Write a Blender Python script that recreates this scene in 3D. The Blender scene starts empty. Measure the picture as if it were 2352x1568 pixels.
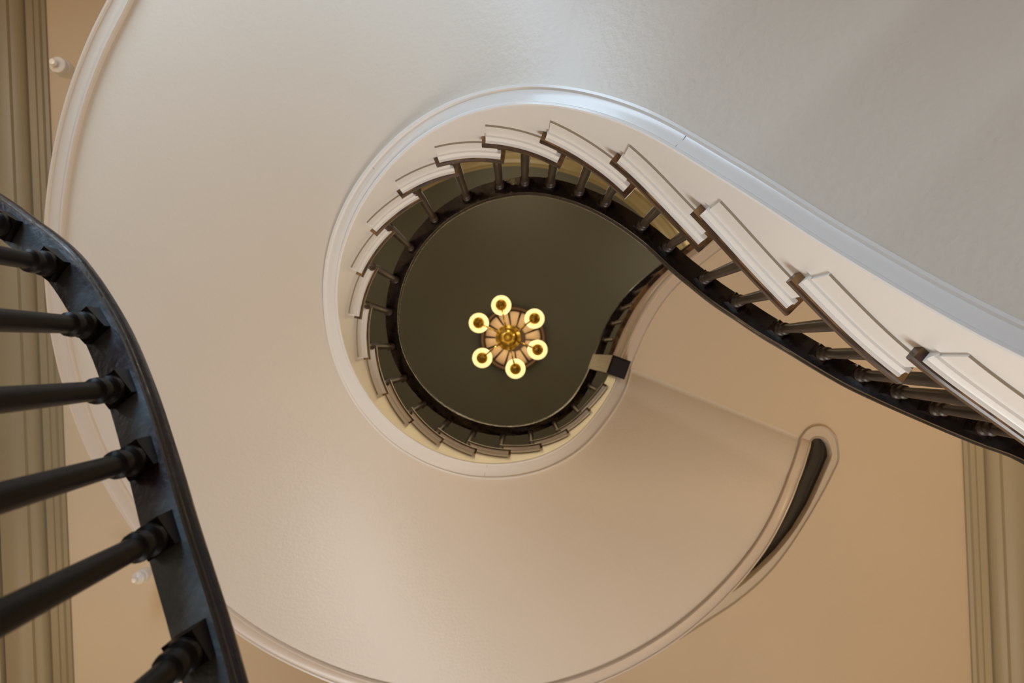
import bpy, bmesh, math, random
from mathutils import Vector, Matrix
from mathutils.geometry import tessellate_polygon
random.seed(4)
C = bpy.context.scene.collection
PI = math.pi
F = 1700.0; VX, VY = 1190.0, 805.0      # focal length in pixels, zenith point of the verticals
CAMZ = 0.60                             # camera height above the hall floor
def W(px, py, d):                       # a point d metres above the camera, seen at that pixel
    return Vector(((px-VX)/F*d, (py-VY)/F*d))

# ------------------------------------------------------------------ materials
def mat(name, col, rough=0.5, metal=0.0, bump=0.0, bscale=40, var=0.0, vscale=3.0, coat=0.0, col2=None,
        emit=None, estr=0.0, trans=0.0, stretch=None, spec=0.5, ramp=(0.35, 0.65), rvar=0.0):
    m = bpy.data.materials.new(name); m.use_nodes = True
    nt = m.node_tree; b = nt.nodes['Principled BSDF']
    b.inputs['Base Color'].default_value = (*col, 1)
    b.inputs['Roughness'].default_value = rough
    b.inputs['Metallic'].default_value = metal
    b.inputs['Coat Weight'].default_value = coat
    b.inputs['Coat Roughness'].default_value = 0.12
    b.inputs['Specular IOR Level'].default_value = spec
    b.inputs['Transmission Weight'].default_value = trans
    if emit:
        b.inputs['Emission Color'].default_value = (*emit, 1); b.inputs['Emission Strength'].default_value = estr
    tc = nt.nodes.new('ShaderNodeTexCoord'); vec = tc.outputs['Object']
    if stretch:
        mp = nt.nodes.new('ShaderNodeMapping'); mp.inputs['Scale'].default_value = stretch
        nt.links.new(vec, mp.inputs['Vector']); vec = mp.outputs['Vector']
    if var > 0 or col2:
        n = nt.nodes.new('ShaderNodeTexNoise'); n.inputs['Scale'].default_value = vscale; n.inputs['Detail'].default_value = 6
        nt.links.new(vec, n.inputs['Vector'])
        r = nt.nodes.new('ShaderNodeValToRGB')
        c2 = col2 if col2 else tuple(c*(1-var) for c in col)
        r.color_ramp.elements[0].position = ramp[0]; r.color_ramp.elements[1].position = ramp[1]
        r.color_ramp.elements[0].color = (*c2, 1); r.color_ramp.elements[1].color = (*col, 1)
        nt.links.new(n.outputs['Fac'], r.inputs['Fac']); nt.links.new(r.outputs['Color'], b.inputs['Base Color'])
    if rvar > 0:
        n3 = nt.nodes.new('ShaderNodeTexNoise'); n3.inputs['Scale'].default_value = 22; n3.inputs['Detail'].default_value = 8
        nt.links.new(vec, n3.inputs['Vector'])
        mr = nt.nodes.new('ShaderNodeMapRange')
        mr.inputs['From Min'].default_value = 0.3; mr.inputs['From Max'].default_value = 0.7
        mr.inputs['To Min'].default_value = max(0.05, rough-rvar); mr.inputs['To Max'].default_value = rough+rvar
        nt.links.new(n3.outputs['Fac'], mr.inputs['Value']); nt.links.new(mr.outputs['Result'], b.inputs['Roughness'])
    if bump > 0:
        n2 = nt.nodes.new('ShaderNodeTexNoise'); n2.inputs['Scale'].default_value = bscale; n2.inputs['Detail'].default_value = 5
        nt.links.new(vec, n2.inputs['Vector'])
        bp = nt.nodes.new('ShaderNodeBump'); bp.inputs['Strength'].default_value = bump; bp.inputs['Distance'].default_value = 0.004
        nt.links.new(n2.outputs['Fac'], bp.inputs['Height']); nt.links.new(bp.outputs['Normal'], b.inputs['Normal'])
    return m
M = dict(
    soffit=mat('soffit_plaster', (0.76, 0.675, 0.57), 0.40, bump=0.25, bscale=60, var=0.03, vscale=1.2),
    ceil=mat('tan_ceiling_paint', (0.70, 0.575, 0.415), 0.7, bump=0.12, bscale=70, var=0.03, vscale=1.0),
    white=mat('white_gloss_paint', (0.86, 0.835, 0.80), 0.3, bump=0.12, bscale=25, coat=0.15),
    taupe=mat('lip_joint_taupe', (0.36, 0.30, 0.22), 0.8),  # darker taupe for bracket bottom faces and moulding joints
    fascia=mat('taupe_fascia_paint', (0.66, 0.54, 0.38), 0.5),
    outer=mat('outer_moulding_paint', (0.70, 0.60, 0.50), 0.35, coat=0.15),
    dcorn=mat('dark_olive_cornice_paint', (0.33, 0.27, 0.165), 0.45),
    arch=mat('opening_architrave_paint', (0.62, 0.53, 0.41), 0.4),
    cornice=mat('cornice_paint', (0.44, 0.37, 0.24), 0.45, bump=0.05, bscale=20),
    rail=mat('dark_polished_wood', (0.018, 0.011, 0.009), 0.30, coat=0.4, col2=(0.006, 0.004, 0.004), vscale=9, bump=0.25, bscale=45, rvar=0.14),
    worn_sheen=mat('worn_lacquer_daylight_sheen', (0.115, 0.145, 0.162), 0.33, coat=0.3, col2=(0.040, 0.030, 0.036), vscale=8, bump=0.6, bscale=70, ramp=(0.40, 0.62), rvar=0.12),  # worn underside lacquer, with bluish reflected daylight put into its colour
    balus=mat('dark_turned_wood', (0.055, 0.032, 0.019), 0.45, coat=0.05, spec=0.35, col2=(0.016, 0.010, 0.007), vscale=5, stretch=(8, 8, 1)),
    lbalus=mat('black_brown_turned_wood', (0.008, 0.006, 0.005), 0.42, coat=0.0, spec=0.14),
    tedge=mat('dark_tread_nosing', (0.075, 0.036, 0.018), 0.35, col2=(0.03, 0.014, 0.008), vscale=18, coat=0.2),
    tread=mat('oak_tread', (0.30, 0.165, 0.065), 0.4, col2=(0.06, 0.028, 0.014), vscale=14, bump=0.1, bscale=50, ramp=(0.42, 0.6)),
    newel=mat('golden_newel_wood', (0.17, 0.10, 0.022), 0.45, col2=(0.10, 0.055, 0.014), vscale=4, stretch=(12, 12, 1)),
    newelb=mat('newel_end_dark', (0.012, 0.008, 0.010), 0.4),
    upwall=mat('upper_wall_paint', (0.86, 0.69, 0.46), 0.7),
    olive=mat('olive_moulding', (0.22, 0.17, 0.08), 0.5),
    dome=mat('dark_olive_ceiling', (0.064, 0.062, 0.046), 0.8, bump=0.1, bscale=30),
    brass=mat('antique_brass', (0.75, 0.50, 0.10), 0.22, metal=1.0, col2=(0.40, 0.25, 0.04), vscale=12),
    brassd=mat('dark_brass_cup', (0.36, 0.21, 0.035), 0.38, metal=1.0),
    bulbg=mat('glowing_glass_shade', (0.9, 0.8, 0.5), 0.3, emit=(1.0, 0.84, 0.36), estr=0.95),
    medal=mat('pink_plaster_rosette', (0.80, 0.58, 0.38), 0.6),
    medring=mat('brown_rosette_ring', (0.10, 0.045, 0.015), 0.5),
    wallp=mat('hall_wall_paint', (0.62, 0.50, 0.35), 0.7),
    floor=mat('hall_floor_boards', (0.38, 0.25, 0.15), 0.45, col2=(0.26, 0.16, 0.09), vscale=3, stretch=(10, 1, 1)),
    glass=mat('window_glass', (0.9, 0.95, 1.0), 0.05, trans=1.0),
    pend=mat('white_turned_pendant', (0.88, 0.85, 0.80), 0.3, coat=0.3),
)

# ------------------------------------------------------------------ helpers
def link(name, me, m, parent=None, loc=None):
    o = bpy.data.objects.new(name, me); C.objects.link(o)
    for mm in (m if isinstance(m, (list, tuple)) else [m]): me.materials.append(mm)
    if parent is not None: o.parent = parent
    if loc is not None: o.location = loc
    return o
def obj(name, bm, m, parent=None, smooth=False, loc=None, angle=35):
    bmesh.ops.remove_doubles(bm, verts=bm.verts, dist=1e-5)
    bmesh.ops.recalc_face_normals(bm, faces=bm.faces)
    if loc is not None: bmesh.ops.translate(bm, verts=bm.verts, vec=-Vector(loc))
    me = bpy.data.meshes.new(name); bm.to_mesh(me); bm.free()
    if smooth:
        for p in me.polygons: p.use_smooth = True
        try: me.set_sharp_from_angle(angle=math.radians(angle))
        except Exception: pass
    o = link(name, me, m, parent)
    if loc is not None: o.location = Vector(loc)
    return o
def thing(name, label, cat, loc=(0, 0, 0), group=None):
    o = bpy.data.objects.new(name, None); C.objects.link(o); o.location = loc
    o.empty_display_size = 0.1
    o['label'] = label; o['category'] = cat
    if group: o['group'] = group
    return o
def struct(name, bm, m, smooth=False, parent=None):
    o = obj(name, bm, m, parent, smooth)
    if parent is None: o['kind'] = 'structure'
    return o
def grid(bm, rows, closed_u=False, closed_v=False, mi=0):      # rows of Vectors -> quads
    vs = [[bm.verts.new(p) for p in r] for r in rows]
    n, k = len(vs), len(vs[0])
    for i in range(n if closed_u else n-1):
        for j in range(k if closed_v else k-1):
            a = vs[i][j]; b = vs[(i+1) % n][j]; c = vs[(i+1) % n][(j+1) % k]; d = vs[i][(j+1) % k]
            f = bm.faces.new((a, b, c, d)); f.material_index = mi
    return vs
def cap(bm, ring, mi=0):
    f = bm.faces.new(ring); f.material_index = mi
def sweep(bm, prof, path, closed=True, caps=True):
    # path: list of (pos, side, up); profile points (u along side, v along up)
    rows = [[p + s*u + w*v for (u, v) in prof] for (p, s, w) in path]
    vs = grid(bm, rows, closed_v=closed)
    if caps and closed: cap(bm, vs[0]); cap(bm, list(reversed(vs[-1])))
def box(bm, c, s, rz=0, mi=0):
    r = Matrix.Rotation(rz, 4, 'Z')
    res = bmesh.ops.create_cube(bm, size=1)
    for v in res['verts']:
        v.co = r @ Vector((v.co.x*s[0], v.co.y*s[1], v.co.z*s[2])) + Vector(c)
    return res['verts']
def lathe(bm, prof, c=(0, 0, 0), n=20, axis=None, closed=False):   # prof (r,z)
    c = Vector(c); rows = []
    for i in range(n):
        a = 2*PI*i/n
        rows.append([c+Vector((r*math.cos(a), r*math.sin(a), z)) for r, z in prof])
    grid(bm, rows, closed_u=True, closed_v=closed)
def tube(bm, pts, r, n=8):
    rows = []
    for i, p in enumerate(pts):
        a = pts[max(i-1, 0)]; b = pts[min(i+1, len(pts)-1)]
        t = (b-a).normalized(); u = t.orthogonal().normalized() if i == 0 else (u - t*u.dot(t)).normalized()
        w = t.cross(u); rr = r[i] if isinstance(r, (list, tuple)) else r
        rows.append([p+(u*math.cos(2*PI*j/n)+w*math.sin(2*PI*j/n))*rr for j in range(n)])
    vs = grid(bm, rows, closed_v=True); cap(bm, vs[0]); cap(bm, list(reversed(vs[-1])))

class Curve:                                       # Catmull-Rom through 2-D points at integer parameters k0, k0+1, ...
    def __init__(s, pts, k0=0): s.p = [Vector(q) for q in pts]; s.k0 = k0; s.k1 = k0+len(pts)-1
    def __call__(s, t):
        t -= s.k0; n = len(s.p)-1
        if t <= 0: return s.p[0] + (s.p[1]-s.p[0])*t
        if t >= n: return s.p[n] + (s.p[n]-s.p[n-1])*(t-n)
        i = int(t); f = t-i
        p1, p2 = s.p[i], s.p[i+1]
        p0 = s.p[i-1] if i > 0 else p1*2-p2
        p3 = s.p[i+2] if i+2 <= n else p2*2-p1
        return 0.5*((2*p1)+(p2-p0)*f+(2*p0-5*p1+4*p2-p3)*f*f+(3*p1-p0-3*p2+p3)*f**3)
    def tan(s, t):
        d = s(t+0.02)-s(t-0.02); return d.normalized()
def smooth_pts(p, it=1):
    for _ in range(it):
        p = [p[0]]+[(p[i-1]+p[i]*2+p[i+1])/4 for i in range(1, len(p)-1)]+[p[-1]]
    return p
def interp(tab, x):
    if x <= tab[0][0]: return tab[0][1]
    for (a, b), (c, d) in zip(tab, tab[1:]):
        if x <= c: return b+(d-b)*(x-a)/(c-a)
    return tab[-1][1]

# ------------------------------------------------------------------ the main stair, in plan
RISE = 0.18
def dk(k): return 1.23 + RISE*k                    # underside of tread k above the camera
tread_px = [(2096, 824), (1813, 654), (1591, 491), (1404, 349), (1239, 311), (1101, 325), (1002, 372), (918, 448), (859, 536),
            (824, 633), (824, 731), (843, 827), (889, 907), (947, 968), (1018, 1012), (1094, 1036), (1174, 1037), (1245, 1020),
            (1303, 991), (1352, 936), (1385, 879)]
pp = [W(x, y, dk(i+1)) for i, (x, y) in enumerate(tread_px)]
pp = smooth_pts(pp, 1)
ext = [(1.92, 2.32), (1.91, 2.08), (1.90, 1.84), (1.89, 1.61), (1.87, 1.38), (1.83, 1.15), (1.76, 0.93), (1.66, 0.73), (1.52, 0.56), (1.34, 0.42), (1.14, 0.295), (0.945, 0.160)]
P = Curve([Vector(e) for e in ext]+pp+[Vector((0.638, 0.075)), Vector((0.68, -0.06))], 1-len(ext))      # well-side edge of the treads, k = -11 .. 22
K0, K1 = -10, 21
def out_n(cur, t, sgn=1):                          # unit normal pointing away from the well
    v = cur.tan(t); return Vector((v.y, -v.x))*sgn
SG = 1
c_test = P(11)+out_n(P, 11)*0.1
if c_test.length < P(11).length: SG = -1
def Q(t): return P(t)+out_n(P, t, SG)*0.03
Dtab = [(1, 0.215), (5, 0.215), (11, 0.275), (17, 0.285), (21, 0.285), (22, 0.328)]
def ds(t): return min(dk(t)-interp(Dtab, t), 4.862)            # underside of the stringer
btab = [(1, 0.058), (5, 0.06), (11, 0.06), (14, 0.085), (20, 0.09)]
outer_px = [(250, 0), (209, 75), (172, 172), (143, 258), (123, 344), (112, 430), (105, 495), (103, 600), (107, 686), (119, 763), (142, 877),
            (183, 994), (213, 1058), (256, 1139), (302, 1211), (507, 1428), (575, 1475), (639, 1514), (700, 1539), (1500, 1505),
            (1590, 1445), (1668, 1372), (1700, 1339), (1730, 1300), (1764, 1254), (1807, 1173), (1832, 1105), (1854, 1049), (1862, 1013)]
def ang(v): return math.atan2(v.y, v.x) % (2*PI)
ktab = []
for i in range(0, 2201):
    k = 5.5+i*16.5/2200
    a = ang(P(k)); ktab.append((a if a > 0.02 else a+0, k))
def k_at(a): return min(ktab, key=lambda q: abs(q[0]-a))[1]
AEND = math.atan2(1013-VY, 1862-VX)
Rtab = []
for x, y in outer_px:
    v = Vector((x-VX, y-VY)); a = ang(v); k = k_at(a)
    a20 = ang(P(20.0))
    if a < a20:
        f = 1-max(0.0, 1-(a20-a)/(a20-AEND))**(1/1.5); k = 20+2*f
    Rtab.append((a, v.length/F*ds(k)))
Rtab.sort()
for _ in range(3):
    Rtab = [Rtab[0]]+[(Rtab[i][0], (Rtab[i-1][1]+2*Rtab[i][1]+Rtab[i+1][1])/4) for i in range(1, len(Rtab)-1)]+[Rtab[-1]]
def O(t):                                          # outer edge of the flight
    w1 = Q(t)+out_n(P, t, SG)*1.25
    if t < 6.0: return w1
    a = ang(P(t))
    if t > 20.0:                                  # the outer edge stops at the rounded slot while the inner edge runs on
        a20, ae = ang(P(20.0)), AEND; f = (t-20.0)/2.0; a = a20+(ae-a20)*(1-(1-min(1, f))**1.5)
    R = interp(Rtab, a)
    w2 = Vector((math.cos(a), math.sin(a)))*R
    f = min(1, (t-6.0)/1.8); f = f*f*(3-2*f)
    return w1*(1-f)+w2*f
def V(p, d): return Vector((p.x, p.y, d+CAMZ))
def frange(a, b, n): return [a+(b-a)*i/n for i in range(n+1)]

def build_treads(root, P, Q, O, dfun, ks, tm, over=1.38, ria=1.25, sn=1):
    for j in ks:
        a, b = j-over, j-0.0
        bm = bmesh.new(); ts = frange(a, b, 10)
        th = 0.030; rows = []
        for t in ts:
            p, o = P(t), O(t); n = (o-p).normalized()
            p2 = p+n*0.004
            rows.append([V(p, dfun(j)+0.005), V(p2, dfun(j)), V(o, dfun(j)), V(o, dfun(j)+th), V(p2, dfun(j)+th), V(p, dfun(j)+th-0.008)])
        vs = grid(bm, rows, closed_v=True); cap(bm, vs[0], 1); cap(bm, list(reversed(vs[-1])), 1)
        for f in bm.faces:
            f.normal_update()
            if len(f.verts) == 4 and abs(f.normal.z) < 0.8: f.material_index = 1
        c = V((P(j-0.5)+O(j-0.5))/2, dfun(j))
        tr = obj('tread', bm, tm, root, True, angle=25)
        # riser
        t = j-ria; p, o = Q(t), O(t); t2 = t+0.09; p2, o2 = Q(t2), O(t2)
        bm = bmesh.new()
        lo = dfun(j)-RISE*(0.83) if sn == 1 else dfun(j)-(dfun(j)-dfun(j-1))*0.83
        rows = [[V(p, lo), V(p, dfun(j)), V(p2, dfun(j)), V(p2, lo)], [V(o, lo), V(o, dfun(j)), V(o2, dfun(j)), V(o2, lo)]]
        vs = grid(bm, rows, closed_v=True); cap(bm, vs[0]); cap(bm, list(reversed(vs[-1])))
        obj('riser', bm, M['white'], tr)
        # bracket panel on the stringer
        bm = bmesh.new(); rows = []; drop = 0.122
        ts = frange(j-ria, j-0.09, 10)
        vv = []
        for t in ts:
            q = Q(t); n = (O(t)-q).normalized(); f = q-n*0.006
            vv.append([bm.verts.new(V(q, dfun(j)-drop)), bm.verts.new(V(f, dfun(j)-drop)), bm.verts.new(V(f, dfun(j)-0.001)), bm.verts.new(V(q, dfun(j)-0.001))])
        for u, w in zip(vv, vv[1:]):
            for m_ in range(4):
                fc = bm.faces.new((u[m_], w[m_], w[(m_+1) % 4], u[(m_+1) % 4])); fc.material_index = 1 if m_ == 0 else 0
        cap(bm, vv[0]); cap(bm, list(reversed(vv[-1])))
        br = obj('bracket', bm, [M['white'], M['taupe']], tr)
        # cove moulding under the overhang
        bm = bmesh.new(); rows = []
        prof = [(0.0, -0.036), (0.012, -0.036), (0.012, -0.031), (0.008, -0.028), (0.010, -0.018), (0.016, -0.010), (0.022, -0.009), (0.022, -0.001), (0.0, -0.001)]
        for t in frange(j-over+0.07, j-0.07, 10):
            q = Q(t); n = (O(t)-q).normalized()
            rows.append([V(q-n*u, dfun(j)+v) for u, v in prof])
        vs = grid(bm, rows, closed_v=True); cap(bm, vs[0]); cap(bm, list(reversed(vs[-1])))
        obj('cove_moulding', bm, M['white'], tr, True, angle=30)

stair = thing('curved_staircase', 'white curved staircase sweeping up round the open well, its smooth plaster underside filling the view', 'staircase', (P(-10).x, P(-10).y, 0))
stair_inv = Matrix.Translation(-stair.location)
def under(root):                                    # parts keep world coordinates under a moved Empty
    for o in list(root.children): o.matrix_parent_inverse = Matrix.Translation(-root.location)
build_treads(stair, P, Q, O, dk, range(K0, K1+1), [M['tread'], M['tedge']])
# soffit
ts = frange(K0-1.2, 22.0, 300)
bm = bmesh.new(); rows = []
for t in ts:
    q, o = Q(t), O(t); n = (o-q).normalized(); b = interp(btab, t)
    i_ = q+n*b; w = o-n*0.06
    d = ds(t); e = min(1.0, max(0.0, (t-20.2)/1.55)); 
    rows.append([V(i_+(w-i_)*(u/8), min(d+0.012, 4.8595)) for u in range(9)])
grid(bm, rows); 
obj('plaster_soffit', bm, M['soffit'], stair, True, angle=80)
# inner stringer with its stepped top
bm = bmesh.new()
for j in range(K0, K1+2):
    rows = []
    for t in frange(j-1.25, min(22.0, j-0.25), 10):
        q = Q(t); n = (O(t)-q).normalized()
        top = dk(j)
        rows.append([V(q, ds(t)), V(q, top), V(q+n*0.03, top), V(q+n*0.03, ds(t))])
    vs = grid(bm, rows, closed_v=True); cap(bm, vs[0]); cap(bm, list(reversed(vs[-1])))
obj('stringer', bm, M['white'], stair, True)
def band(cfun, nfun, wfun, dfun_, ts, prof_name, root, m, beads=(0.006, 0.006), thick=0.02):
    bm = bmesh.new(); rows = []
    for t in ts:
        q, n = cfun(t), nfun(t); w = wfun(t); d = dfun_(t)
        r1, r2 = beads
        pr = [(0, 0.0), (0.0, -0.002), (r1*0.5, -0.002-r1), (r1*1.7, -0.002-r1*0.9), (r1*2.4, 0.0), (r1*2.8, 0.001),
              (w-r2*2.8, 0.001), (w-r2*2.4, 0.0), (w-r2*1.7, -0.002-r2*0.9), (w-r2*0.5, -0.002-r2), (w, -0.002), (w, thick), (0, thick)]
        rows.append([V(q+n*u, d+v) for u, v in pr])
    vs = grid(bm, rows, closed_v=True); cap(bm, vs[0]); cap(bm, list(reversed(vs[-1])))
    return obj(prof_name, bm, m, root, True, angle=30)
def nQ(t): return (O(t)-Q(t)).normalized()
ts = frange(K0-1.2, 22.0, 400)
band(Q, nQ, lambda t: interp(btab, t), ds, ts, 'stringer_moulding', stair, M['white'], (0.005, 0.006))
band(lambda t: O(t)-nQ(t)*0.075, nQ, lambda t: 0.075, lambda t: ds(t)-0.004, ts, 'outer_moulding', stair, M['outer'], (0.006, 0.006), 0.05)
for t in (3.55, 8.1, 16.4):                         # hairline joints across the painted moulding
    bm = bmesh.new()
    q, n, w_ = Q(t), nQ(t), interp(btab, t); d = ds(t)-0.0012
    tv = P.tan(t)*0.0007
    vs = [bm.verts.new(V(q+n*u*w_+tv*s_+P.tan(t)*(0.004*math.sin(u*9)), d)) for u, s_ in ((0.02, -1), (0.5, -1), (0.98, -1), (0.98, 1), (0.5, 1), (0.02, 1))]
    bm.faces.new(vs)
    obj('moulding_joint', bm, M['taupe'], stair)
bm = bmesh.new(); rows = []
for t in ts:
    o = O(t); n = nQ(t)
    rows.append([V(o-n*0.03, ds(t)+0.03), V(o-n*0.003, ds(t)+0.03), V(o-n*0.003, dk(t)+0.24), V(o-n*0.03, dk(t)+0.24)])
vs = grid(bm, rows, closed_v=True); cap(bm, vs[0]); cap(bm, list(reversed(vs[-1])))
obj('outer_stringer', bm, M['white'], stair, True)
under(stair)

# ------------------------------------------------------------------ handrail of the main stair and landing
CEIL = 4.86; LAND = 5.22; HR = 0.85; RAILTOP = 6.02
rail_px = [(2352, 1059), (2242, 1020), (2170, 986), (2098, 958), (2017, 924), (1931, 881), (1873, 845), (1811, 807), (1739, 761), (1682, 728), (1620, 685),
           (1577, 647), (1529, 604), (1500, 575), (1458, 537), (1408, 502), (1351, 470), (1297, 450), (1255, 443), (1213, 440), (1159, 443), (1106, 456),
           (1052, 479), (1006, 514), (964, 556), (933, 609), (916, 659), (909, 705), (910, 750), (916, 792), (933, 849), (968, 899), (1018, 941),
           (1083, 979), (1152, 992), (1217, 987), (1274, 964), (1312, 933), (1343, 887), (1354, 849), (1366, 803), (1381, 757), (1408, 707), (1439, 665), (1476, 625)]
def rail_d(k): 
    x = dk(k)+HR
    return x if x < 5.78 else min(RAILTOP, 5.78+(x-5.78)*0.55)
samp = [(-3+i*0.02) for i in range(int(25.4/0.02))]
sampP = [P(k) for k in samp]
rc = []; kk = 0.0
for i, (x, y) in enumerate(rail_px):
    if i >= 40: rc.append([W(x, y, RAILTOP), None]); continue
    for _ in range(8):
        p = W(x, y, rail_d(kk))
        j = min(range(len(samp)), key=lambda q: (sampP[q]-p).length + abs(samp[q]-kk)*0.02)
        kk = samp[j]
    rc.append([W(x, y, rail_d(kk)), kk])
for i in range(len(rc)):                            # parameters for the landing part go on from 22
    if rc[i][1] is None: rc[i][1] = max(rc[i-1][1]+0.4, rc[i-1][1]+(rc[i][0]-rc[i-1][0]).length/0.2)
# enforce monotone parameter and add lower extension
low = []
for k in (-10, -8, -6, -4.5, -3.2):
    low.append([P(k)+out_n(P, k, SG)*0.075, k])
for i in range(1, len(rc)):
    if rc[i][1] <= rc[i-1][1]: rc[i][1] = rc[i-1][1]+0.05
low = [q for q in low if q[1] < rc[0][1]-0.6]
allr = low+rc
allr.append([Vector((1.32, -0.80)), allr[-1][1]+2.0]); allr.append([Vector((1.66, -1.05)), allr[-1][1]+2.1])
rp = [q[0] for q in allr]; rk = [q[1] for q in allr]
rp = rp[:len(low)]+smooth_pts(rp[len(low):], 3)
class RailCurve:
    def __call__(s, k):
        if k <= rk[0]: return rp[0].copy()
        for i in range(len(rk)-1):
            if k <= rk[i+1]:
                f = (k-rk[i])/(rk[i+1]-rk[i]); p1, p2 = rp[i], rp[i+1]
                m1 = (p2-rp[i-1])/(rk[i+1]-rk[i-1])*(rk[i+1]-rk[i]) if i > 0 else p2-p1
                m2 = (rp[i+2]-p1)/(rk[i+2]-rk[i])*(rk[i+1]-rk[i]) if i+2 < len(rk) else p2-p1
                return (2*f**3-3*f*f+1)*p1+(f**3-2*f*f+f)*m1+(-2*f**3+3*f*f)*p2+(f**3-f*f)*m2
        return rp[-1].copy()
    def tan(s, k):
        a, b = s(max(k-0.08, rk[0])), s(min(k+0.08, rk[-1])); return (b-a).normalized()
RI = RailCurve()                                    # well-side edge of the rail
def RC(k, off=0.036): return RI(k)+out_n(RI, k, SG)*off
KEND = rk[-1]
half = [(0.0, 0.062), (0.016, 0.060), (0.029, 0.052), (0.036, 0.040), (0.0375, 0.030), (0.034, 0.022), (0.0295, 0.018), (0.0325, 0.013), (0.034, 0.008), (0.032, 0.0)]
RPROF = [(u, v) for u, v in half]+[(-u, v) for u, v in reversed(half[1:])]
def rail_path(RC, dfun, tan, ks):
    path = []
    for i, k in enumerate(ks):
        p = V(RC(k), dfun(k))
        t2 = tan(k); s = Vector((t2.y, -t2.x, 0))
        a, b = ks[max(i-1, 0)], ks[min(i+1, len(ks)-1)]
        T = (V(RC(b), dfun(b))-V(RC(a), dfun(a))).normalized()
        up = Vector((0, 0, 1)); up = (up-T*up.dot(T)).normalized()
        path.append((p, s, up))
    return path
rail = thing('stair_railing', 'dark wooden handrail and turned balusters curling round the round well of the white staircase', 'railing', (RC(rk[0]).x, RC(rk[0]).y, 0))
ks = frange(rk[0], KEND, 420)
bm = bmesh.new(); sweep(bm, RPROF, rail_path(RC, rail_d, RI.tan, ks))
obj('handrail', bm, M['rail'], rail, True, angle=40)

def baluster(root, p, rz, zfoot, ztop, m, mb, sc=1.0, slope=0.5):
    """turned baluster with square cap block, from zfoot to ztop (world)"""
    L = ztop-zfoot; bm = bmesh.new(); r = 0.0150*sc
    prof = [(0.0, 0.0), (r*1.25, 0.0), (r*1.25, 0.012), (r*1.0, 0.02), (r*0.95, 0.108), (r*1.35, 0.12), (r*1.35, 0.13), (r*0.95, 0.14), (r*1.12, 0.17), (r*1.18, 0.25),
            (r*1.1, L*0.6), (r*0.92, L-0.082), (r*1.22, L-0.078), (r*1.28, L-0.070), (r*1.22, L-0.062), (r*0.98, L-0.060), (r*0.98, L-0.050), (r*1.35, L-0.046), (r*1.42, L-0.038), (r*1.2, L-0.032), (0, L-0.032)]
    lathe(bm, prof, (0, 0, 0), 16)
    b = obj('baluster', bm, m, root, True, angle=38); b.location = (p.x, p.y, zfoot)
    bm = bmesh.new(); s = r*2.75
    v = box(bm, (0, 0, L-0.012), (s, s, 0.046), rz)
    bl = obj('cap_block', bm, mb, b)
    return b
btop_px = [(2235, 990), (2130, 940), (2045, 900), (1965, 862), (1875, 820), (1780, 762), (1680, 700), (1612, 645), (1522, 577), (1470, 520), (1388, 465), (1330, 437), (1262, 425), (1205, 415),
           (1147, 425), (1065, 440), (990, 495), (935, 565), (897, 640), (885, 717), (890, 800), (922, 875), (970, 935), (1022, 985), (1085, 1008), (1155, 1018),
           (1222, 1010), (1282, 985), (1330, 945), (1362, 890)]
cand = []
for i in range(0, 1400):
    k = -3.2+i*(25.4)/1400; c = RC(k); d = rail_d(k); cand.append((k, VX+F*c.x/d, VY+F*c.y/d))
bk = [min(cand, key=lambda q: (q[1]-x)**2+(q[2]-y)**2)[0] for x, y in btop_px]
k = bk[0]
lowk = []
while k-0.5 > -10: k -= 0.5; lowk.append(k)
bks = lowk+bk
for k in bks:
    c = RC(k, 0.040); t = RI.tan(k); rz = math.atan2(t.y, t.x)
    kq = min([q*0.05-11 for q in range(0, 660)], key=lambda q: (P(q)-c).length+abs(q-k)*0.01); nq = out_n(P, kq, SG)
    dl = (c-P(kq)).dot(nq); c = c+nq*max(0, 0.022-dl)
    # tread under it
    best = min((P(q*0.05-11)-c).length for q in range(0, 660)); 
    kn = min([q*0.05-11 for q in range(0, 660)], key=lambda q: (P(q)-c).length+abs(q-k)*0.01)
    j = math.floor(kn+1.25); j = max(K0, min(K1, j))
    baluster(rail, c, rz, dk(j)+0.03+CAMZ, rail_d(k)+CAMZ+0.006, M['balus'], M['rail'])
for k in frange(22.6, KEND-0.4, 9):                 # landing balusters
    c = RC(k, 0.040); t = RI.tan(k)
    baluster(rail, c, math.atan2(t.y, t.x), LAND+CAMZ+0.005, rail_d(k)+CAMZ+0.006, M['balus'], M['rail'])
# square newel with its dark end hanging below the landing
nc = W(1421, 843, 4.72); rz = math.radians(20)
bm = bmesh.new(); box(bm, (0, 0, 0.62), (0.120, 0.120, 1.24), rz)
for z, s in ((0.10, 0.124), (0.15, 0.124)): pass
nw = obj('newel_post', bm, M['newel'], rail); nw.location = V(nc, 4.74)
nw['label'] = 'square golden newel post where stair meets landing'
bm = bmesh.new(); box(bm, (0, 0, 0), (0.124, 0.124, 0.03), rz); box(bm, (0, 0, -0.02), (0.10, 0.10, 0.02), rz)
ne = obj('end_cap', bm, M['newelb'], nw); ne['label'] = 'black square lower end of the newel post'
under(rail)
for b in rail.children: pass

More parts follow.
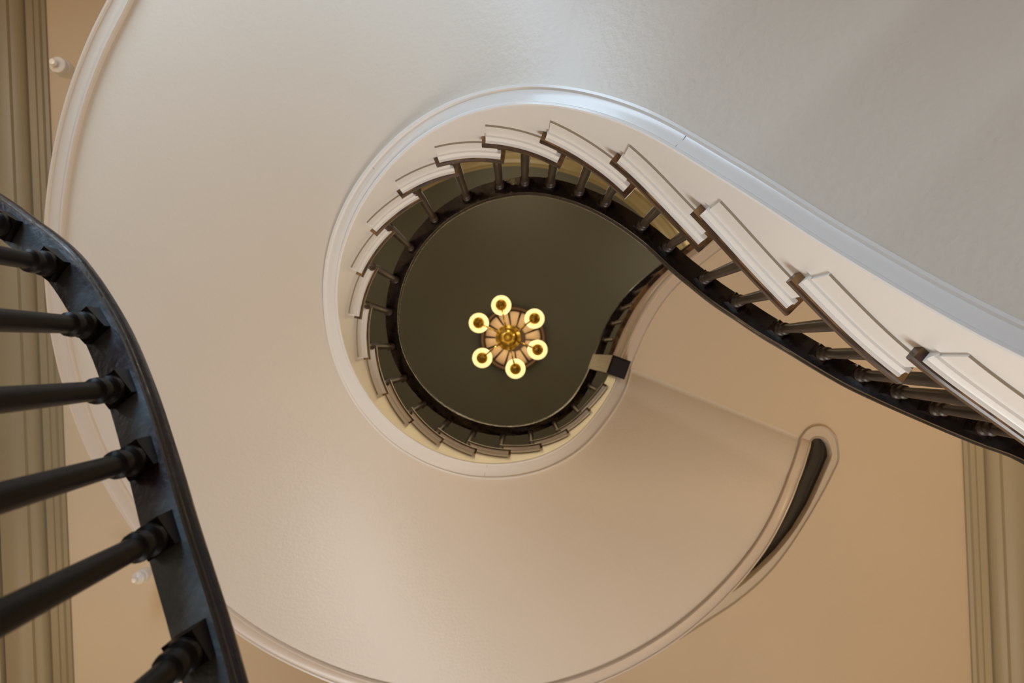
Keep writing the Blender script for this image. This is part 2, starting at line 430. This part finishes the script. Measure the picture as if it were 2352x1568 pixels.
# ------------------------------------------------------------------ landing edge
LE = Curve(smooth_pts([Vector(v) for v in (tuple(Q(21.95)), (0.706, -0.01), (0.757, -0.145), (0.845, -0.305), (0.945, -0.44), (1.06, -0.55), (1.22, -0.68), (1.40, -0.81), (1.58, -0.94), (1.74, -1.08), (1.86, -1.22))], 1), 0)
bm = bmesh.new(); rows = []; rows2 = []; ts = frange(0, 10, 90)
for t in ts:
    q = LE(t); n = out_n(LE, t, SG)
    pr = [(0, CEIL-0.012), (0.0, CEIL+0.07), (-0.010, CEIL+0.08), (-0.010, CEIL+0.10), (0, CEIL+0.11), (0, CEIL+0.27), (-0.008, CEIL+0.29), (-0.022, CEIL+0.32), (-0.022, LAND-0.02), (0.03, LAND-0.02), (0.03, CEIL+0.02),
          (0.085, CEIL+0.02), (0.085, CEIL-0.006), (0.078, CEIL-0.012), (0.068, CEIL-0.004), (0.02, CEIL-0.004), (0.012, CEIL-0.016)]
    rows.append([V(q+n*u, v) for u, v in pr])
vs = grid(bm, rows, closed_v=True); cap(bm, vs[0]); cap(bm, list(reversed(vs[-1])))
o = struct('trim_1', bm, mat('landing_edge_paint', (0.68, 0.56, 0.44), 0.4), True)
bm = bmesh.new(); rows = []
for t in ts:
    q = LE(t); n = out_n(LE, t, SG)
    rows.append([V(q+n*u, LAND+v) for u, v in ((-0.05, -0.018), (-0.055, -0.01), (-0.05, 0.0), (0.3, 0.0), (0.3, -0.018))])
vs = grid(bm, rows, closed_v=True); cap(bm, vs[0]); cap(bm, list(reversed(vs[-1])))
struct('trim_2', bm, M['tread'], True)

# ------------------------------------------------------------------ room shell (turned 2.4 degrees)
RA = math.radians(-2.4)
def rot(x, y):
    return Vector((x*math.cos(RA)-y*math.sin(RA), x*math.sin(RA)+y*math.cos(RA)))
XL, XR, YT, YB = -3.46, 3.42, -3.0, 4.0
def hole_outline():
    pts = []
    # ring from the slot end round through the bottom, left and top of the picture to the landing edge
    slot = [(1862, 1013), (1867, 1008), (1873, 1006), (1880, 1006), (1892, 1010), (1900, 1019), (1905, 1032), (1906, 1049), (1887, 1095), (1857, 1160), (1823, 1216), (1785, 1264), (1746, 1303), (1695, 1346)]
    pts += [W(x, y, CEIL) for x, y in slot]
    a0 = ang(pts[-1]); R0 = pts[-1].length
    a1 = 2*PI+math.atan2(-1.22, 1.86)
    n = 60
    for i in range(1, n+1):
        a = a0+(a1-a0)*i/n
        R = R0+(Vector((1.86, -1.22)).length-R0)*i/n
        pts.append(Vector((math.cos(a), math.sin(a)))*R)
    for t in frange(9.8, 0.15, 40):
        pts.append(LE(t)+out_n(LE, t, SG)*0.03)
    tj = 21.97
    p, o = Q(tj), O(tj)
    for u in (0.1, 0.3, 0.6, 0.97): pts.append(p+(o-p)*u)
    return pts
hole = hole_outline()
rect = [rot(XL, YT), rot(XR, YT), rot(XR, YB), rot(XL, YB)]
def plate(bm, outer, holes, d):
    loops = [[Vector((p.x, p.y, 0)) for p in outer]]+[[Vector((p.x, p.y, 0)) for p in h] for h in holes]
    flat = [v for l in loops for v in l]
    vs = [bm.verts.new((v.x, v.y, d+CAMZ)) for v in flat]
    for t in tessellate_polygon(loops):
        try: bm.faces.new([vs[i] for i in t])
        except ValueError: pass
bm = bmesh.new(); plate(bm, rect, [hole], CEIL)
struct('ceiling', bm, M['ceil'])
# painted face of the opening in the hall ceiling
bm = bmesh.new(); n = len(hole)
nring = 14+60
grid(bm, [[V(p, CEIL-0.002), V(p, LAND)] for p in hole[:nring]])
o = struct('trim_3', bm, M['fascia'], True)
arch_in = [(1862, 1014), (1867, 1008), (1873, 1006), (1880, 1006), (1892, 1010), (1900, 1019), (1905, 1032), (1906, 1049), (1887, 1095), (1857, 1160), (1823, 1216), (1785, 1264), (1746, 1303), (1695, 1346), (1632, 1386), (1560, 1425)]
arch_out = [(1836, 1006), (1848, 989), (1862, 979), (1880, 976), (1897, 980), (1910, 991), (1921, 1008), (1926, 1052), (1913, 1085), (1884, 1140), (1846, 1204), (1804, 1268), (1756, 1326), (1692, 1381), (1628, 1424), (1560, 1468)]
Ai = Curve([W(x, y, CEIL) for x, y in arch_in]); Ao = Curve([W(x, y, CEIL) for x, y in arch_out])
bm = bmesh.new(); rows = []
for t in frange(0, len(arch_in)-1, 120):
    a, b = Ai(t), Ao(t); w_ = b-a
    rows.append([V(a+w_*u, CEIL+v) for u, v in ((0, 0.05), (0, -0.010), (0.06, -0.018), (0.13, -0.010), (0.16, -0.006), (0.84, -0.006), (0.87, -0.012), (0.94, -0.020), (1.0, -0.012), (1.0, 0.0))])
vs = grid(bm, rows, closed_v=True); cap(bm, vs[0]); cap(bm, list(reversed(vs[-1])))
struct('trim_7', bm, M['arch'], True)
# landing and gallery floor above (back of the ceiling plate)
bm = bmesh.new(); plate(bm, rect, [hole], LAND-0.005); struct('floor', bm, M['floor']).name = 'floor_upper'
bm = bmesh.new()
v = [bm.verts.new((p.x, p.y, 0)) for p in rect]; bm.faces.new(v)
struct('floor', bm, M['floor'])
def wall_rect(bm, a, b, z0, z1, holes=()):
    # wall from a to b with rectangular holes (u0,u1,z0,z1) in metres along it; 0.12 thick outwards
    L = (b-a).length; t = (b-a)/L; nrm = Vector((t.y, -t.x))
    us = sorted({0, L}|{h[0] for h in holes}|{h[1] for h in holes}); zs = sorted({z0, z1}|{h[2] for h in holes}|{h[3] for h in holes})
    for i in range(len(us)-1):
        for j in range(len(zs)-1):
            um, zm = (us[i]+us[i+1])/2, (zs[j]+zs[j+1])/2
            if any(h[0] < um < h[1] and h[2] < zm < h[3] for h in holes): continue
            c = a+t*um+nrm*0.06
            box(bm, (c.x, c.y, zm), (us[i+1]-us[i], 0.12, zs[j+1]-zs[j]), math.atan2(t.y, t.x))
HT = CEIL+CAMZ
W_ALLS = dict(
    wall_left=(rot(XL, YT), rot(XL, YB), [(0.5, 1.9, 0.1, 1.9)]),
    wall_front=(rot(XL, YT), rot(XR, YT), [(0.6, 2.2, 0.3, 2.5), (4.9, 6.1, 0.3, 2.4)]),
    wall_right=(rot(XR, YT), rot(XR, YB), []),
    wall_back=(rot(XL, YB), rot(XR, YB), [(3.2, 5.0, 0.2, 2.0)]),
)
for nme, (a, b, hs) in W_ALLS.items():
    if nme in ('wall_left', 'wall_back'): a, b = b, a
    if nme in ('wall_back', 'wall_left'): hs = [( (b-a).length-h[1], (b-a).length-h[0], h[2], h[3]) for h in hs]
    bm = bmesh.new()
    if nme == 'wall_front' or nme == 'wall_right': pass
    wall_rect(bm, a, b, 0, HT, hs); struct(nme, bm, M['wallp'])
    t = (b-a).normalized(); nr = Vector((t.y, -t.x)); 
    L = (b-a).length
    bm = bmesh.new(); c = (a+b)/2-nr*0.012; box(bm, (c.x, c.y, 0.09), (L-0.03, 0.022, 0.18), math.atan2(t.y, t.x))
    struct('baseboard_'+nme.split('_')[1], bm, M['white'])
    for wi, h in enumerate(hs):
        um = (h[0]+h[1])/2; zm = (h[2]+h[3])/2; c = a+t*um+nr*0.05; rz = math.atan2(t.y, t.x)
        bm = bmesh.new(); ww, hh = h[1]-h[0], h[3]-h[2]
        tv = Vector((t.x, t.y, 0)); c3 = Vector((c.x, c.y, zm))
        for s in (-1, 0, 1):
            box(bm, c3+tv*s*(ww/2-0.03), (0.06, 0.07, hh), rz)
        for s in (-1, -0.33, 0.33, 1):
            box(bm, c3+Vector((0, 0, s*(hh/2-0.03))), (ww, 0.05, 0.05), rz)
        wf = obj('window_%d' % (wi+1 if nme == 'wall_front' else 3 if nme == 'wall_back' else 4), bm, M['white']); wf['kind'] = 'structure'
        ld = bpy.data.lights.new('daylight', 'AREA'); ld.shape = 'RECTANGLE'; ld.size = ww*0.95; ld.size_y = hh*0.95
        ld.color = (0.60, 0.80, 1.0) if nme == 'wall_front' else (0.96, 0.97, 0.95)
        ld.energy = {('wall_front', 0): 92, ('wall_front', 1): 1}.get((nme, wi), 120)
        if nme == 'wall_left': ld.energy = 16; ld.color = (0.62, 0.82, 1.0)
        lo = bpy.data.objects.new('daylight', ld); C.objects.link(lo)
        lo.location = c3-Vector((nr.x, nr.y, 0))*0.12
        lo.rotation_euler = Vector((nr.x, nr.y, 0)).to_track_quat('Z', 'Y').to_euler()
# crown mouldings along the left and right walls
cprof = [(0.0, 0.0), (0.0, 0.018), (0.020, 0.026), (0.026, 0.044), (0.052, 0.050), (0.055, 0.062), (0.092, 0.070), (0.098, 0.055), (0.106, 0.055), (0.110, 0.085), (0.130, 0.115), (0.160, 0.128), (0.165, 0.150),
         (0.200, 0.165), (0.235, 0.20), (0.262, 0.26), (0.268, 0.235), (0.276, 0.235), (0.280, 0.285), (0.315, 0.31), (0.34, 0.36), (0.345, 0.40), (0.43, 0.42)]
def crown(x0, sgn, name, m):
    bm = bmesh.new()
    pr = [(u, v) for u, v in cprof if True]
    rows = []
    for y in (YT, YB):
        r_ = []
        for u, v in pr:
            p = rot(x0+sgn*u, y); r_.append(Vector((p.x, p.y, CEIL+CAMZ-v)))
        pw = rot(x0+sgn*0.52, y); r_.append(Vector((pw.x, pw.y, CEIL+CAMZ-0.42))); r_.append(Vector((pw.x, pw.y, CEIL+CAMZ+0.0)))
        rows.append(r_)
    vs = grid(bm, rows, closed_v=True); cap(bm, vs[0]); cap(bm, list(reversed(vs[-1])))
    struct(name, bm, m, True)
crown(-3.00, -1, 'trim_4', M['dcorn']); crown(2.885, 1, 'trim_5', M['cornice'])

# ------------------------------------------------------------------ upper level
ZT = 8.9
bm = bmesh.new(); UC = Vector((-0.03, -0.02)); UR = 2.36
rows = []
for i in range(96):
    a = 2*PI*i/96; e = Vector((math.cos(a), math.sin(a)))
    rows.append([V(UC+e*UR, LAND-0.02), V(UC+e*UR, ZT+0.02), V(UC+e*(UR+0.1), ZT+0.02), V(UC+e*(UR+0.1), LAND-0.02)])
grid(bm, rows, closed_u=True, closed_v=True); struct('wall_upper', bm, M['upwall'], True)
bm = bmesh.new(); rows = []
for i in range(96):
    a = 2*PI*i/96; e = Vector((math.cos(a), math.sin(a)))
    rows.append([V(UC+e*(UR-u), ZT-v) for u, v in ((0.0, 0.16), (0.02, 0.16), (0.03, 0.12), (0.05, 0.11), (0.09, 0.06), (0.13, 0.05), (0.14, 0.02), (0.16, 0.0), (0.0, 0.0))])
grid(bm, rows, closed_u=True, closed_v=True); struct('trim_6', bm, M['olive'], True)
bm = bmesh.new(); ring = [bm.verts.new(V(UC+Vector((math.cos(2*PI*i/96), math.sin(2*PI*i/96)))*(UR+0.05), ZT)) for i in range(96)]
bm.faces.new(ring); struct('ceiling_upper', bm, M['dome'])

# dark rail seen through the slot beside the landing
slotL = [(1866, 985), (1850, 1030), (1832, 1090), (1800, 1165), (1757, 1245), (1720, 1300), (1680, 1350), (1640, 1390)]
cur = thing('outer_handrail', 'dark polished curved handrail glimpsed through the narrow slot with rounded end in the tan ceiling', 'handrail', V(W(1879, 1030, 4.9), 4.9))
bm = bmesh.new(); rows = []
sl = [(1862, 1002), (1846, 1050), (1822, 1105), (1796, 1173), (1752, 1254), (1718, 1300), (1688, 1338), (1650, 1372)]
so = [(1896, 1004), (1912, 1048), (1891, 1096), (1861, 1162), (1827, 1217), (1789, 1262), (1751, 1300), (1700, 1342)]
SD = 4.90
LCu = Curve([W(x, y, SD) for x, y in sl]); RCu = Curve([W(x, y, SD) for x, y in so])
for t in frange(0, 7, 50):
    a, b = LCu(t), RCu(t); m_ = (a+b)/2; w = (b-a)
    rows.append([V(m_+w*u, SD+v) for u, v in ((-0.5, 0.03), (-0.44, 0.008), (-0.3, 0.0), (-0.1, 0.004), (0.12, 0.004), (0.3, 0.0), (0.44, 0.008), (0.5, 0.03), (0.4, 0.06), (-0.4, 0.06))])
vs = grid(bm, rows, closed_v=True); cap(bm, vs[0]); cap(bm, list(reversed(vs[-1])))
obj('rail', bm, mat('slot_rail_wood', (0.022, 0.018, 0.012), 0.2, coat=0.5, bump=0.6, bscale=5), cur, True)
under(cur)

# ------------------------------------------------------------------ chandelier and rosette
MD = 8.84
mc = W(1178, 778, MD)
med = thing('ceiling_medallion', 'round pinkish fluted ceiling rosette with a brown rim, behind the brass chandelier', 'ceiling medallion', V(mc, MD))
R1 = 73/F*MD
bm = bmesh.new(); lathe(bm, [(R1*0.90, 0.0), (R1*0.92, -0.05), (R1*0.99, -0.055), (R1*1.02, -0.02), (R1*1.02, 0.05)], (0, 0, 0), 48)
obj('rim', bm, M['medring'], med, True)
bm = bmesh.new(); lathe(bm, [(0, 0.02), (R1*0.92, 0.02)], (0, 0, 0), 48); obj('backing', bm, M['medring'], med)
NP = 14
for i in range(NP):
    a0 = 2*PI*i/NP+0.11; a1 = a0+2*PI/NP-0.085
    bm = bmesh.new(); rows = []
    for r, z, g in ((0.40, -0.015, 0.03), (0.44, -0.05, 0.0), (0.70, -0.07, 0.0), (0.83, -0.045, 0.0), (0.875, -0.0, 0.01)):
        row = []
        for s in range(9):
            f = s/8; a = a0+g+(a1-a0-2*g)*f
            bul = -0.02*math.sin(PI*f)
            row.append(Vector((math.cos(a)*R1*r, math.sin(a)*R1*r, z+bul)))
        rows.append(row)
    grid(bm, rows); obj('petal_panel', bm, M['medal'], med, True, angle=60)
CD = 7.9
cc = W(1167, 775, CD)
ch = thing('chandelier', 'six-arm brass chandelier with glowing round glass shades hanging over the centre of the stairwell', 'chandelier', V(cc, CD))
bm = bmesh.new(); s = CD/F
lathe(bm, [(0.0, -0.20), (0.012, -0.20), (0.02, -0.185), (0.010, -0.17), (0.03, -0.165), (0.05, -0.15), (0.040, -0.130), (0.060, -0.125), (0.075, -0.11), (0.070, -0.095), (0.10, -0.085), (0.128, -0.05), (0.122, -0.035), (0.134, -0.02), (0.11, 0.01), (0.07, 0.03), (0.04, 0.06), (0.03, 0.12), (0.05, 0.16), (0.02, 0.2), (0, 0.2)], (0, 0, 0), 32)
obj('hub', bm, M['brass'], ch, True, angle=25)
bm = bmesh.new(); tube(bm, [Vector((0, 0, 0.18)), Vector((0, 0, 0.5)), Vector((0, 0, MD-CD-0.03))], 0.012, 10)
lathe(bm, [(0.0, MD-CD-0.10), (0.05, MD-CD-0.08), (0.075, MD-CD-0.03), (0.075, MD-CD-0.01)], (0, 0, 0), 24)
obj('stem', bm, M['brass'], ch, True)
shade_px = [(1151, 700), (1228, 731), (1235, 803), (1184, 847), (1107, 822), (1099, 741)]
for x, y in shade_px:
    q = W(x, y, CD)-cc
    e = q.normalized(); L = q.length
    bm = bmesh.new(); pts = []
    for f in frange(0, 1, 14):
        r = 0.10+(L-0.10)*f; z = -0.03-0.13*math.sin(PI*min(1, f*1.15))*0.9+0.02*f
        if f > 0.9: z += (f-0.9)*0.5
        pts.append(Vector((e.x*r, e.y*r, z)))
    tube(bm, pts, 0.009, 8); arm = obj('arm', bm, M['brass'], ch, True)
    bm = bmesh.new(); c = (q.x, q.y, 0.0)
    lathe(bm, [(0.0, -0.03), (0.022, -0.028), (0.048, -0.014), (0.060, 0.004), (0.064, 0.03), (0.0, 0.03)], c, 24); obj('cup', bm, M['brassd'], arm, True)
    bm = bmesh.new()
    lathe(bm, [(0.064, 0.012), (0.078, 0.010), (0.098, 0.025), (0.108, 0.06), (0.106, 0.10), (0.10, 0.15), (0.096, 0.15), (0.10, 0.10), (0.10, 0.06), (0.09, 0.03), (0.058, 0.02)], c, 32)
    obj('glass_shade', bm, M['bulbg'], arm, True)
    bm = bmesh.new(); lathe(bm, [(0.0, 0.05), (0.02, 0.05), (0.03, 0.09), (0.02, 0.13), (0, 0.135)], c, 16); obj('bulb', bm, M['bulbg'], arm, True)
cl = bpy.data.lights.new('chandelier_glow', 'POINT'); cl.energy = 2.5; cl.color = (1.0, 0.78, 0.42); cl.shadow_soft_size = 0.2
lo = bpy.data.objects.new('chandelier_glow', cl); C.objects.link(lo); lo.location = V(cc, CD-0.35)

cl = bpy.data.lights.new('chandelier_upglow', 'POINT'); cl.energy = 5; cl.color = (1.0, 0.80, 0.50); cl.shadow_soft_size = 0.25
lo = bpy.data.objects.new('chandelier_upglow', cl); C.objects.link(lo); lo.location = V(cc, CD+0.30)

# ------------------------------------------------------------------ white turned pendants
def pendant(px, py, d, sc, label):
    p = W(px, py, d)
    t = thing('turned_pendant', label, 'pendant', V(p, CEIL), 'white turned drops under the hall ceiling')
    L = CEIL-d
    bm = bmesh.new()
    pr = [(0, 0), (0.016, 0.004), (0.024, 0.018), (0.018, 0.032), (0.030, 0.04), (0.046, 0.055), (0.050, 0.075), (0.042, 0.088), (0.050, 0.095), (0.052, 0.12), (0.048, 0.15), (0.036, 0.19), (0.026, 0.23), (0.020, 0.28), (0.02, L-0.03)]
    lathe(bm, [(r*sc, z-L) for r, z in pr], (0, 0, 0), 24); obj('turned_drop', bm, M['pend'], t, True, angle=30)
    bm = bmesh.new(); lathe(bm, [(0.0, -0.03), (0.04, -0.03), (0.05, -0.012), (0.05, 0.0)], (0, 0, 0), 24); obj('ceiling_rose', bm, M['pend'], t, True)
pendant(118, 140, 4.40, 1.05, 'white turned pendant drop with ringed tip beside the upper left edge of the staircase')
pendant(306, 1334, 4.52, 0.85, 'small white turned pendant drop peeping out behind the black handrail at lower left')

# ------------------------------------------------------------------ lower flight in the left foreground
lp_px = [(450, 1480, 0.86), (375, 1225, 0.93), (328, 1050, 1.00), (280, 892, 1.07), (220, 748, 1.14), (130, 610, 1.21), (25, 522, 1.28)]
lp = [W(x, y, d) for x, y, d in lp_px]
lowp = [Vector(v) for v in ((-0.02, 0.98), (-0.08, 0.86), (-0.14, 0.75), (-0.20, 0.64), (-0.275, 0.53), (-0.34, 0.43))]
# continue evenly: put the lower points at the same spacing
first = lp[0]; dirn = (lp[0]-lp[1]).normalized()
lowp = []
a = math.atan2(dirn.y, dirn.x); q = first.copy()
for i in range(7):
    a += 0.045; q = q+Vector((math.cos(a), math.sin(a)))*0.128; lowp.insert(0, q.copy())
upp = []
dirn = (lp[-1]-lp[-2]).normalized(); a = math.atan2(dirn.y, dirn.x); q = lp[-1].copy()
for i in range(9):
    a -= 0.07 if i < 4 else 0; q = q+Vector((math.cos(a), math.sin(a)))*0.12; upp.append(q.copy())
LR = Curve(lowp+lp+upp, -len(lowp))                # one parameter step = one baluster
def lrd(m): return 0.86+0.07*m
# rise of 0.14 per two balusters
def LRn(m): 
    v = LR.tan(m); return Vector((v.y, -v.x))
side = 1
if (LR(2)+LRn(2)*0.1).x > LR(2).x: side = -1       # away from the camera = to the left
def LN(m): return LRn(m)*side
lst = thing('lower_stair_flight', 'lower flight of white-sided steps with dark treads below the black foreground handrail', 'staircase', (LR(-6).x, LR(-6).y, 0))
def LP(k): return LR(2*k)-LN(2*k)*0.05              # k in treads
def LQ(k): return LR(2*k)-LN(2*k)*0.02
def LO(k): return LR(2*k)+LN(2*k)*1.05
def ldk(k): return 0.86+0.14*k-0.80-0.03-0.10
build_treads(lst, LP, LQ, LO, ldk, range(-3, 8), [M['tread'], M['tedge']], sn=2)
bm = bmesh.new()
for side_f, off in ((LQ, 0.0), (LO, -0.03)):
    for j in range(-3, 8):
        rows = []
        for t in frange(j-1.25, j-0.25, 6):
            q = side_f(t)+LN(2*t)*off; n = LN(2*t); lo_ = max(ldk(t)-0.22, -CAMZ+0.002)
            hi = max(ldk(j)-0.001, lo_+0.01)
            rows.append([V(q, lo_), V(q, hi), V(q+n*0.03, hi), V(q+n*0.03, lo_)])
        vs = grid(bm, rows, closed_v=True); cap(bm, vs[0]); cap(bm, list(reversed(vs[-1])))
obj('stringer', bm, M['white'], lst, True)
bm = bmesh.new()
grid(bm, [[V(LQ(t), max(ldk(t)-0.215, -CAMZ+0.004)), V(LO(t), max(ldk(t)-0.215, -CAMZ+0.004))] for t in frange(-4.2, 6.75, 60)])
obj('soffit', bm, M['soffit'], lst, True)
under(lst)
lr = thing('foreground_railing', 'black polished handrail with round balusters curving down the left foreground', 'railing', (LR(-6).x, LR(-6).y, 0))
ks = frange(-7, 15, 160)
hp = [(u*0.95, v) for u, v in [(0.0, 0.049), (0.014, 0.047), (0.025, 0.042), (0.0315, 0.034), (0.033, 0.027), (0.031, 0.0205), (0.0275, 0.0175), (0.030, 0.0145), (0.0305, 0.010), (0.0280, 0.0075), (0.0295, 0.005), (0.0290, 0.0)]]
LPROF = hp+[(-u, v) for u, v in reversed(hp[1:])]
bm = bmesh.new(); sweep(bm, LPROF, rail_path(LR, lrd, LR.tan, ks))
lrail = mat('black_polished_rail', (0.020, 0.012, 0.011), 0.36, coat=0.06, col2=(0.008, 0.007, 0.008), vscale=7, bump=0.35, bscale=60, rvar=0.14, spec=0.4)
bm.normal_update()
for f in bm.faces:
    if all(abs(v.co.z) >= 0 for v in f.verts) and len(f.verts) == 4 and max((v.index for v in f.verts), default=0) >= -1: pass
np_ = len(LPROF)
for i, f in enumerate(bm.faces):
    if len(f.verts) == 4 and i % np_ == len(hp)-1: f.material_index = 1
obj('handrail', bm, [lrail, M['worn_sheen']], lr, True, angle=32)
for m_ in range(-6, 14):
    c = LR(m_)
    t = LR.tan(m_); kn = m_/2; j = max(-3, min(7, math.floor(kn+1.25-0.001)))
    baluster(lr, c+LN(m_)*0.0, math.atan2(t.y, t.x), ldk(j)+0.03+CAMZ, lrd(m_)+CAMZ+0.008, M['lbalus'], M['lbalus'], 0.98)
under(lr)
# baluster roots were placed in world coordinates too
# landing platform that the lower flight reaches at the left wall
bm = bmesh.new(); a, b = LQ(6.75), LO(6.75); w1, w2 = rot(XL+0.005, -1.9), rot(XL+0.005, 0.6)
ff = [a, b, w2, w1]
for z in (ldk(8)+0.03, ldk(8)-0.15): pass
vs = []
for z in (ldk(7)-0.12, ldk(8)-0.001): vs.append([bm.verts.new(V(p, z)) for p in ff])
bm.faces.new(vs[0]); bm.faces.new(vs[1])
for i in range(4): bm.faces.new((vs[0][i], vs[0][(i+1) % 4], vs[1][(i+1) % 4], vs[1][i]))
struct('floor_landing', bm, M['floor'])

# ------------------------------------------------------------------ lights, world, camera
def area(name, loc, target, size, energy, col):
    ld = bpy.data.lights.new(name, 'AREA'); ld.shape = 'DISK'; ld.size = size; ld.energy = energy; ld.color = col
    o = bpy.data.objects.new(name, ld); C.objects.link(o); o.location = loc
    o.rotation_euler = (Vector(loc)-Vector(target)).to_track_quat('Z', 'Y').to_euler(); return o
# added warm fill lights without fixtures, out of view, tinting ceiling and soffit
for x, y, z, e in ((-3.0, 1.9, 3.9, 14), (-3.0, -1.9, 3.9, 11), (3.0, 3.2, 3.2, 19), (3.0, 0.2, 3.6, 20)):
    p = rot(x, y)
    ld = bpy.data.lights.new('hall_fill_glow', 'POINT'); ld.energy = e; ld.color = (1.0, 0.69, 0.34); ld.shadow_soft_size = 0.15
    o = bpy.data.objects.new('hall_fill_glow', ld); C.objects.link(o); o.location = (p.x, p.y, z)
for a, e in ((-150, 6), (-90, 14), (-30, 14), (30, 3), (90, 2), (150, 4)):  # added unseen point lights that brighten the upper wall and ceiling edge
    ld = bpy.data.lights.new('gallery_fill_glow', 'POINT'); ld.energy = e; ld.color = (1.0, 0.93, 0.74); ld.shadow_soft_size = 0.12
    o = bpy.data.objects.new('gallery_fill_glow', ld); C.objects.link(o)
    o.location = (math.cos(math.radians(a))*2.1, math.sin(math.radians(a))*2.1, 8.6)
w = bpy.data.worlds.new('World'); bpy.context.scene.world = w; w.use_nodes = True
bg = w.node_tree.nodes['Background']; bg.inputs['Color'].default_value = (0.75, 0.85, 1.0, 1); bg.inputs['Strength'].default_value = 0.6
cam = bpy.data.cameras.new('camera'); co = bpy.data.objects.new('camera', cam); C.objects.link(co)
co.location = (0, 0, CAMZ); co.rotation_euler = (PI, 0, 0)
cam.sensor_width = 36; cam.lens = 36*F/2352
cam.shift_x = -(VX-1176)/2352; cam.shift_y = (VY-784)/2352
cam.clip_start = 0.02
cam.dof.use_dof = True; cam.dof.focus_distance = 1.7; cam.dof.aperture_fstop = 5.0
sc = bpy.context.scene; sc.camera = co
sc.view_settings.view_transform = 'Standard'; sc.view_settings.look = 'None'; sc.view_settings.gamma = 1
sc.view_settings.use_curve_mapping = False; sc.view_settings.exposure = 0.0
